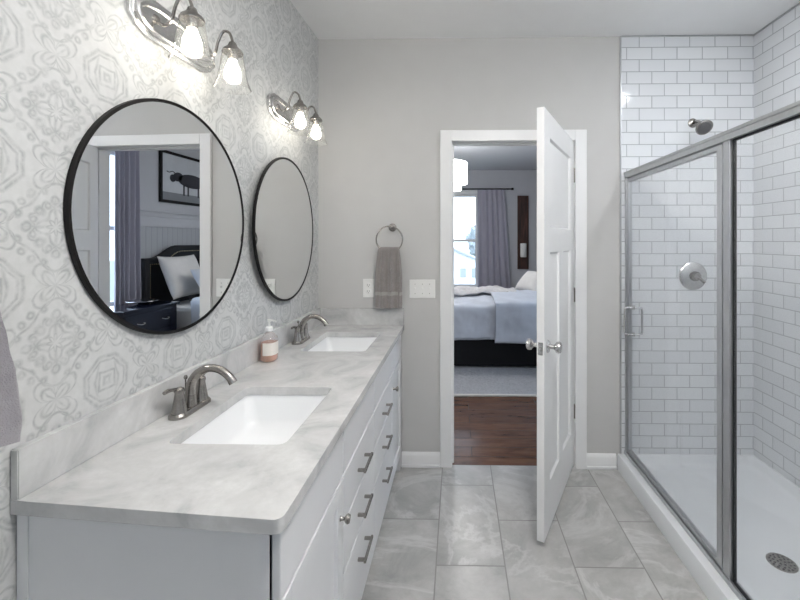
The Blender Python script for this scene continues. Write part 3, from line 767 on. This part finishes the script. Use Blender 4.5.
bm = new(); box(bm, BX1-.014, BX1-.0005, SW[1]+.078, BY1-.001, .0, 1.74)
struct('trim_4', bm, MAT['bead'], 'grey beadboard wainscot behind the headboard', 'wainscot', smooth=False)
bm = new(); box(bm, BX1-.03, BX1-.0005, SW[1]+.078, BY1-.001, 1.741, 1.80, .004); box(bm, BX1-.05, BX1-.0005, SW[1]+.078, BY1-.001, 1.80, 1.822, .004); box(bm, BX1-.022, BX1-.0145, SW[1]+.078, BY1-.001, 1.62, 1.741, .002)
struct('trim_5', bm, MAT['bedwall'], 'grey cap rail on top of the beadboard', 'rail')

def window(name, lab, axis, a0, a1, z0, z1, p0, p1, muntins=0):
    """axis: 'x' wall runs along x (p = y range) or 'y'"""
    w = thing(name, lab, 'window', ((a0+a1)/2, p0, z0) if axis == 'x' else (p0, (a0+a1)/2, z0), kind='structure')
    def bx(bm, a, b, q0, q1, c, d, bev=.002):
        if axis == 'x': box(bm, a, b, q0, q1, c, d, bev)
        else: box(bm, q0, q1, a, b, c, d, bev)
    t_ = .045; zm = (z0+z1)/2; ins = p0-.018 if p0 < p1 else p0+.018
    bm = new(); lo, hi = min(p0, p1), max(p0, p1)
    s = 1 if p1 > p0 else -1
    q = sorted((p0+s*.03, p0+s*.085))
    bx(bm, a0+.001, a0+t_, *q, z0, z1); bx(bm, a1-t_, a1-.001, *q, z0, z1); bx(bm, a0+t_, a1-t_, *q, z0, z0+t_); bx(bm, a0+t_, a1-t_, *q, z1-t_, z1)
    bx(bm, a0+t_, a1-t_, *q, zm-.025, zm+.025)
    obj('sash', bm, MAT['trim'], w)
    q = sorted((p0-s*.018, p0-s*.0005)); c = .075
    bm = new(); bx(bm, a0-c, a0, *q, z0-c, z1+c); bx(bm, a1, a1+c, *q, z0-c, z1+c); bx(bm, a0, a1, *q, z1, z1+c); bx(bm, a0, a1, *q, z0-c, z0)
    obj('casing', bm, MAT['trim'], w)
    q = sorted((p0+s*.055, p0+s*.06))
    bm = new(); bx(bm, a0+t_, a1-t_, *q, z0+t_, zm-.025, 0); bx(bm, a0+t_, a1-t_, *q, zm+.025, z1-t_, 0)
    obj('pane', bm, MAT['glass'], w)
    return w
window('window_1', 'white sash window on the far bedroom wall showing sky and a house', 'x', *FW, BY1, BY1+.12)
window('window_2', 'bright bedroom window seen in the mirror beside the curtain', 'y', SW[0], SW[1], SW[2], SW[3], BX1, BX1+.12)
window('added_window', 'added unseen bathroom window behind the camera, for daylight', 'x', -.2, .6, 1.4, 2.2, -1.6, -1.72)  # added opening, never in view, lets daylight in from behind

# curtains
def curtain(lab, axis, a0, a1, p, z0, z1, seed, flare=1.0):
    bm = new(); n = 90; m_ = 24; rings = []
    rs = random.Random(seed); ph = rs.uniform(0, 6)
    for side in (1,):
        for k in range(m_+1):
            t_ = k/m_; z = z1+(z0-z1)*t_; ring = []
            fl = 1+(flare-1)*t_
            front = []; back = []
            for i in range(n+1):
                u = i/n; a = a0+(a1-a0)*u*fl
                f = math.sin(u*PI*2*5.0+ph+math.sin(u*7+seed)*.8+.5*t_*math.sin(u*4))*.030*(.55+.45*t_)+noise.noise(Vector((u*6, t_*2, seed)))*.014
                front.append((a, p-f)); back.append((a, p-f+.004))
            pts = front+back[::-1]
            rings.append([(q[0], q[1], z) if axis == 'x' else (q[1], q[0], z) for q in pts])
    loft(bm, rings)
    return bm
c1 = thing('curtain', 'slate grey curtain panel beside the far bedroom window', 'curtain', (.7, BY1-.09, 0), group='bedroom curtains')
obj('cloth', curtain('', 'x', .37, .86, BY1-.09, .02, 2.372, 2, 1.30), MAT['curtain'], c1, angle=80)
c2 = thing('curtain', 'slate grey curtain seen in the mirror between bedroom window and headboard', 'curtain', (BX1-.09, 4.4, 0), group='bedroom curtains')
obj('cloth', curtain('', 'y', 4.155, 4.47, BX1-.08, .02, 2.586, 5, 1.0), MAT['curtain'], c2, angle=80)
def rod(lab, axis, a0, a1, p, z):
    r = thing('curtain_rod', lab, 'curtain rod', ((a0+a1)/2, p, z) if axis == 'x' else (p, (a0+a1)/2, z))
    P = (lambda a: (a, p, z)) if axis == 'x' else (lambda a: (p, a, z))
    bm = new(); tube(bm, [P(a0), P(a1)], .011, 12); obj('pole', bm, MAT['black'], r)
    for a, s in ((a0, -1), (a1, 1)):
        bm = new(); lathe(bm, [(.012, 0), (.018, .006), (.022, .02), (.022, .035), (.014, .045), (.001, .047)], P(a), (s, 0, 0) if axis == 'x' else (0, s, 0), 16); obj('finial', bm, MAT['black'], r)
        bm = new(); q = Vector(P(a-s*.05)); e = Vector((0, .089, 0)) if axis == 'x' else Vector((.079, 0, 0)); tube(bm, [q, q+e], .007, 8); obj('bracket', bm, MAT['black'], r)
rod('dark curtain rod above the far bedroom window', 'x', -1.15, .98, BY1-.09, 2.385)
rod('dark curtain rod above the mirrored side window', 'y', 2.95, 4.50, BX1-.08, 2.60)

# rug
rg = thing('area_rug', 'pale grey shag rug under the bed with an ivory edge', 'rug', (.5, 4.7, .001))
bm = new(); bmesh.ops.create_grid(bm, x_segments=160, y_segments=100, size=1)
for v in bm.verts:
    x = .3+v.co.x*1.3; y = 4.6+v.co.y*.84; v.co = Vector((x, y, .012+.010*noise.noise(Vector((x*30, y*30, 0)))+.004*noise.noise(Vector((x*80, y*80, 3)))))
ext = bmesh.ops.extrude_face_region(bm, geom=list(bm.faces)); 
for e in ext['geom']:
    if isinstance(e, bmesh.types.BMVert): e.co.z = .001
obj('pile', bm, MAT['rug'], rg, angle=80)
part('binding', MAT['binding'], rg, (-1.0, 1.60, 3.730, 3.762, .001, .018), bev=.004)

# ------------------------------------------------------------------ bed
bd = thing('bed', 'bed with black studded headboard, black base and pale blue-grey comforter', 'bed', (.98, 5.3, 0))
B0, B1, BYa, BYb = -.16, 2.06, 4.52, 6.10
part('bed_base', MAT['bedbase'], bd, (B0+.03, B1, BYa+.035, BYb-.03, .032, .36), bev=.01, lab='black bed base')
part('mattress', MAT['pillow'], bd, (B0+.03, B1, BYa+.035, BYb-.03, .361, .66), bev=.05)
# headboard: arched outline extruded along x
def hb_out(d):
    pts = [(BYa-.01+d, .05), (BYa-.01+d, 1.235-d)]
    n = 24
    for i in range(1, n):
        u = i/n; y = BYa-.01+d+(BYb+.03-BYa+.01-2*d)*u
        w = min(u, 1-u)
        z = 1.235+.15*(0 if w < .08 else (1-math.cos(min(1, (w-.08)/.26)*PI))/2)
        pts.append((y, z-d))
    pts += [(BYb+.03-d, 1.235-d), (BYb+.03-d, .05)]
    return pts
bm = new(); loft(bm, [[(x, y, z) for y, z in hb_out(d)] for x, d in ((BX1-.045, 0), (BX1-.10, 0), (BX1-.115, .012))])
hb = obj('headboard', bm, MAT['velvet'], bd, angle=30); hb['label'] = 'black upholstered headboard with studded edge'
bm = new(); P = hb_out(.075); L = [(BX1-.116, y, max(z, .3)) for y, z in P]
acc = 0
for a, b in zip(L, L[1:]):
    a = Vector(a); b = Vector(b); d = (b-a).length; k = max(1, int(d/.022))
    for i in range(k):
        c = a.lerp(b, i/k); lathe(bm, [(.008, 0), (.006, .003), (.001, .004)], c, (-1, 0, 0), 6)
nt = obj('nailhead_trim', bm, MAT['brass'], hb); nt['kind'] = 'stuff'
# comforter
bm = new(); NX, NY = 120, 96
def comf(u, v):
    x = B0-.0+u*(1.42-B0); s = v*2.30
    # cross-section: near hang, top, far hang
    hang = .40; top = BYb-BYa+.02
    if s < hang: y = BYa-.012; z = .70-(hang-s); e = 1
    elif s < hang+top: y = BYa-.012+(s-hang); z = .70; e = 0
    else: y = BYa-.012+top; z = .70-(s-hang-top); e = 1
    q = (s-hang)/top
    if 0 <= q <= 1: z += .045*math.sin(PI*q)**.5*min(1, 8*min(u+.02, 1)) 
    return x, y, z, e
rows = []
for i in range(NX+1):
    r_ = []
    for j in range(NY+1):
        u, v = i/NX, j/NY; x, y, z, e = comf(u, v)
        w = noise.fractal(Vector((x*2.2, y*2.2+z*2.6, 1.3)), .9, 2.2, 4)*.030+noise.noise(Vector((x*9+z*4, y*5, z*6)))*.008
        if e: y += (-1 if y < 5 else 1)*max(-.01, w+.010+.02*(.70-z)*math.sin(x*9+1)); 
        z += w*.8 if not e else 0
        if e and z < .34: z = .34+noise.noise(Vector((x*4, 2, 2)))*.015-.02*(x > .52)
        r_.append(bm.verts.new((x, y, z)))
    rows.append(r_)
for i in range(NX):
    for j in range(NY): bm.faces.new((rows[i][j], rows[i+1][j], rows[i+1][j+1], rows[i][j+1]))
cf = obj('comforter', bm, MAT['comforter'], bd, angle=80); sdf = cf.modifiers.new('thick', 'SOLIDIFY'); sdf.thickness = .02; sdf.offset = 1
cf['label'] = 'pale blue-grey rumpled comforter'
# folded duvet lying over the near side, a touch lighter
bm = new(); rows = []
for i in range(61):
    r_ = []
    for j in range(41):
        u, v = i/60, j/40; x = .42+u*1.05; s = v*1.2; hang = .43
        if s < hang: y = BYa-.045; z = .745-(hang-s)
        else: y = BYa-.045+(s-hang); z = .745+.035*math.sin(min(1, (s-hang)/.4)*PI/2)
        w = noise.fractal(Vector((x*2.6+5, y*2.6+z*3, 4.3)), .9, 2.2, 4)*.022
        if s < hang: y -= max(w, -.012)+.012*math.sin(x*11)*(.75-z)
        else: z += w
        r_.append(bm.verts.new((x, y, z)))
    rows.append(r_)
for i in range(60):
    for j in range(40): bm.faces.new((rows[i][j], rows[i+1][j], rows[i+1][j+1], rows[i][j+1]))
cf = obj('duvet_fold', bm, MAT['comforter'], bd, angle=80); sdf = cf.modifiers.new('thick', 'SOLIDIFY'); sdf.thickness = .022; sdf.offset = 1
# pillows
def pillow(lab, loc, rot, w, h, t_, mat, group='pillows on the bed'):
    bm = new(); n = 26; rows = {}
    for sgn in (1, -1):
        for i in range(n+1):
            for j in range(n+1):
                u = -1+2*i/n; v = -1+2*j/n
                e = (1-abs(u)**3.2)*(1-abs(v)**3.2)
                pin = 1-.07*(1-v*v)*abs(u)**2; pin2 = 1-.07*(1-u*u)*abs(v)**2
                z = sgn*t_/2*max(e, 0)**.5
                q = Vector((u*w/2*pin2*1.0*pin, v*h/2*pin2, z)); q.z += noise.noise(q*7+Vector(loc))*.012*e
                rows[(sgn, i, j)] = bm.verts.new(q)
        for i in range(n):
            for j in range(n):
                f = (rows[(sgn, i, j)], rows[(sgn, i+1, j)], rows[(sgn, i+1, j+1)], rows[(sgn, i, j+1)])
                bm.faces.new(f if sgn > 0 else f[::-1])
    o = obj('pillow', bm, mat, angle=80); o.location = loc; o.rotation_euler = rot
    tag(o, lab, 'pillow', group); return o
pillow('large ivory pillow leaning on the headboard, nearest the nightstand', (1.90, 4.90, 1.00), (0, math.radians(-68), 0), .56, .62, .17, MAT['pillow'])
pillow('pale blue-grey pillow in front of the ivory pillow', (1.58, 4.97, .925), (0, math.radians(-58), 0), .40, .50, .14, MAT['comforter'])
pillow('ivory pillow on the far half of the bed against the headboard', (1.90, 5.66, 1.00), (0, math.radians(-68), 0), .56, .62, .17, MAT['pillow'])
pillow('small white cushion lying in front of the others on the bed', (.99, 5.36, .905), (math.radians(0), math.radians(-46), .5), .34, .44, .15, MAT['pillow'])
pillow('pale blue-grey cushion just behind the small white cushion', (1.26, 5.48, .95), (0, math.radians(-55), .4), .38, .46, .14, MAT['comforter'])
# throw
bm = new(); rows = []
for i in range(91):
    r_ = []
    for j in range(31):
        u, v = i/90, j/30; x = -.10+u*.84; y = 5.05+(v-.5)*.42+.10*math.sin(u*3)+.12*u
        z = .795+.06*math.sin(PI*v)**.7*(1-.3*u)+noise.fractal(Vector((x*5, y*6, 7)), .8, 2.1, 4)*.035
        r_.append(bm.verts.new((x, y, z)))
    rows.append(r_)
for i in range(90):
    for j in range(30): bm.faces.new((rows[i][j], rows[i+1][j], rows[i+1][j+1], rows[i][j+1]))
th = obj('throw_blanket', bm, MAT['knit'], angle=80); sdf = th.modifiers.new('thick', 'SOLIDIFY'); sdf.thickness = .02; sdf.offset = -1
tag(th, 'ivory knitted throw rumpled across the foot of the bed', 'blanket')

# nightstand
ns = thing('nightstand', 'glossy dark navy nightstand with drawers beside the bed', 'nightstand', (1.93, 4.10, 0))
nx0, nx1, ny0, ny1 = 1.60, 2.03, 3.72, 4.42
part('cabinet_body', MAT['navy'], ns, (nx0+.015, nx1, ny0, ny1, .08, .72), bev=.004)
part('top', MAT['navy'], ns, (nx0-.01, nx1+.01, ny0-.015, ny1+.015, .721, .75), bev=.006)
for a in (ny0+.03, ny1-.03):
    for b in (nx0+.04, nx1-.03): part('leg', MAT['navy'], ns, (b-.02, b+.02, a-.02, a+.02, .0, .079), bev=.003)
for k in range(3):
    z = .11+k*.20
    d = part('drawer', MAT['navy'], ns, (nx0, nx0+.0145, ny0+.02, ny1-.02, z, z+.185), bev=.004)
    yc = (ny0+ny1)/2
    for q in (-.16, .16):
        bm = new(); tube(bm, smoothpath([(nx0, yc+q-.04, z+.09), (nx0-.022, yc+q-.035, z+.085), (nx0-.024, yc+q, z+.078), (nx0-.022, yc+q+.035, z+.085), (nx0, yc+q+.04, z+.09)], 4), .004, 8)
        obj('handle', bm, MAT['gold'], d)
bm = new(); lathe(bm, [(.001, 0), (.05, 0), (.055, .008), (.13, .028), (.15, .034), (.148, .037), (.12, .031), (.05, .012), (.001, .011)], (1.86, 4.22, .7505), 'Z', 32)
tag(obj('decorative_dish', bm, MAT['silver']), 'shallow silver dish on top of the nightstand', 'dish')

# framed picture over the headboard (right wall, seen in the mirror)
pf = thing('framed_picture', 'black-framed print of a dark cow above the headboard', 'picture', (BX1-.001, 5.42, 2.28))
py0, py1, pz0, pz1 = 4.84, 6.0, 1.94, 2.61; xf = BX1-.001; fw = .035
part('frame', MAT['black'], pf, (xf-.03, xf, py0, py0+fw, pz0, pz1), (xf-.03, xf, py1-fw, py1, pz0, pz1), (xf-.03, xf, py0+fw, py1-fw, pz0, pz0+fw), (xf-.03, xf, py0+fw, py1-fw, pz1-fw, pz1), bev=.002)
pr_ = part('print', MAT['print'], pf, (xf-.012, xf-.004, py0+fw, py1-fw, pz0+fw, pz1-fw), bev=0)
def blob(bm, pts, x): 
    loft(bm, [[(x, a, b) for a, b in pts], [(x-.0015, a, b) for a, b in pts]])
def ov(cy, cz, ry, rz_, n=20, rot=0): return [(cy+ry*math.cos(2*PI*k/n)*math.cos(rot)-rz_*math.sin(2*PI*k/n)*math.sin(rot), cz+ry*math.cos(2*PI*k/n)*math.sin(rot)+rz_*math.sin(2*PI*k/n)*math.cos(rot)) for k in range(n)]
bm = new(); xi = xf-.0125
for q in (ov(5.42, 2.27, .27, .095), ov(5.15, 2.30, .09, .06, rot=.2), ov(5.06, 2.27, .05, .05, rot=-.9)): blob(bm, q, xi)
tube(bm, smoothpath([(xi, 5.12, 2.33), (xi, 5.06, 2.36), (xi, 5.00, 2.34), (xi, 4.96, 2.35)], 4), .006, 6)
for a in (5.26, 5.34, 5.54, 5.62): box(bm, xi-.0015, xi, a-.015, a+.015, 2.06, 2.22)
obj('cow_drawing', bm, MAT['ink'], pr_, smooth=False)
bm = new(); box(bm, xf-.0128, xf-.0121, py0+fw+.002, py1-fw-.002, pz0+fw+.002, 2.08)
obj('ground_wash', bm, MAT['ink2'], pr_, smooth=False)

# wooden wall decor on the far wall
wd = thing('wooden_wall_decor', 'tall dark reclaimed wood board on the far bedroom wall', 'wall decor', (1.20, BY1-.001, 1.6))
part('board', MAT['plank'], wd, (1.105, 1.305, BY1-.03, BY1-.001, .93, 2.27), bev=.003)
bm = new(); lathe(bm, [(.001, 0), (.05, 0), (.055, .02), (.055, .24), (.05, .25), (.001, .25)], (1.20, BY1-.085, 1.15), 'Z', 24)
o = obj('candle_holder', bm, MAT['plastic'], wd); o['label'] = 'white cylinder candle holder'

# drum pendant
pd = thing('pendant_light', 'two-tier white drum ceiling lamp in the bedroom', 'ceiling lamp', (-.135, 5.0, BH-.001))
bm = new(); lathe(bm, [(.001, -.001), (.06, -.001), (.06, -.02), (.01, -.03), (.008, -.33), (.001, -.33)], (0,0,0), 'Z', 20); obj('stem', bm, MAT['nickel_l'], pd, local=True)
bm = new(); lathe(bm, [(.001, -.33), (.262, -.33), (.262, -.585), (.19, -.588)], (0,0,0), 'Z', 40, False); obj('upper_shade', bm, MAT['drum'], pd, local=True)
bm = new(); lathe(bm, [(.19, -.589), (.19, -.665), (.001, -.668)], (0,0,0), 'Z', 40, False); obj('lower_shade', bm, MAT['drum'], pd, local=True)

# ------------------------------------------------------------------ outdoors
bm = new(); box(bm, -120, 120, 8.5, 240, -5.2, -5.0)
struct('ground', bm, MAT['lawn'], 'lawn outside beyond the bedroom windows', 'ground')
hs = thing('neighbour_house', 'white gabled house seen through the far bedroom window', 'house', (-.4, 62, -5))
part('walls', MAT['siding'], hs, (-5.5, 4.3, 60, 68, -5, -2.0), bev=0)
bm = new(); loft(bm, [[(-5.5, y, -2.0), (4.3, y, -2.0), (-.5, y, .0)] for y in (60, 68)]); obj('gable', bm, MAT['siding'], hs, smooth=False)
bm = new()
for sx_, ex in ((-.5, 5.0), (-.5, -6.2)):
    loft(bm, [[(sx_, y, .05), (ex, y, -2.25), (ex, y, -2.0), (sx_, y, .35)] for y in (59.4, 68.5)])
obj('roof', bm, MAT['roofm'], hs, smooth=False)
for cx_ in (-2.6, .9, 2.6):
    bm = new(); box(bm, cx_-.45, cx_+.45, 59.93, 60, -4.0, -2.6); obj('house_window', bm, MAT['roofm'], hs, smooth=False)
def tree(lab, x, y, h, seed):
    t_ = thing('tree', lab, 'tree', (x, y, -5), group='trees behind the house')
    bm = new(); bmesh.ops.create_icosphere(bm, subdivisions=4, radius=1)
    for v in bm.verts:
        n_ = 1+.35*noise.fractal(v.co*2.2+Vector((seed, 0, 0)), .8, 2.1, 4); v.co = Vector((v.co.x*h*.32*n_, v.co.y*h*.32*n_, h*.62+v.co.z*h*.38*n_))
    obj('crown', bm, MAT['hedge'], t_, local=True)
    bm = new(); lathe(bm, [(.25, 0), (.18, h*.4), (.1, h*.55)], (0,0,0), 'Z', 10); obj('trunk', bm, MAT['plank'], t_, local=True)
tree('tree rising behind the left of the white house', -6, 82, 11, 1)
tree('tree rising behind the right of the white house', 5.5, 84, 10, 4)
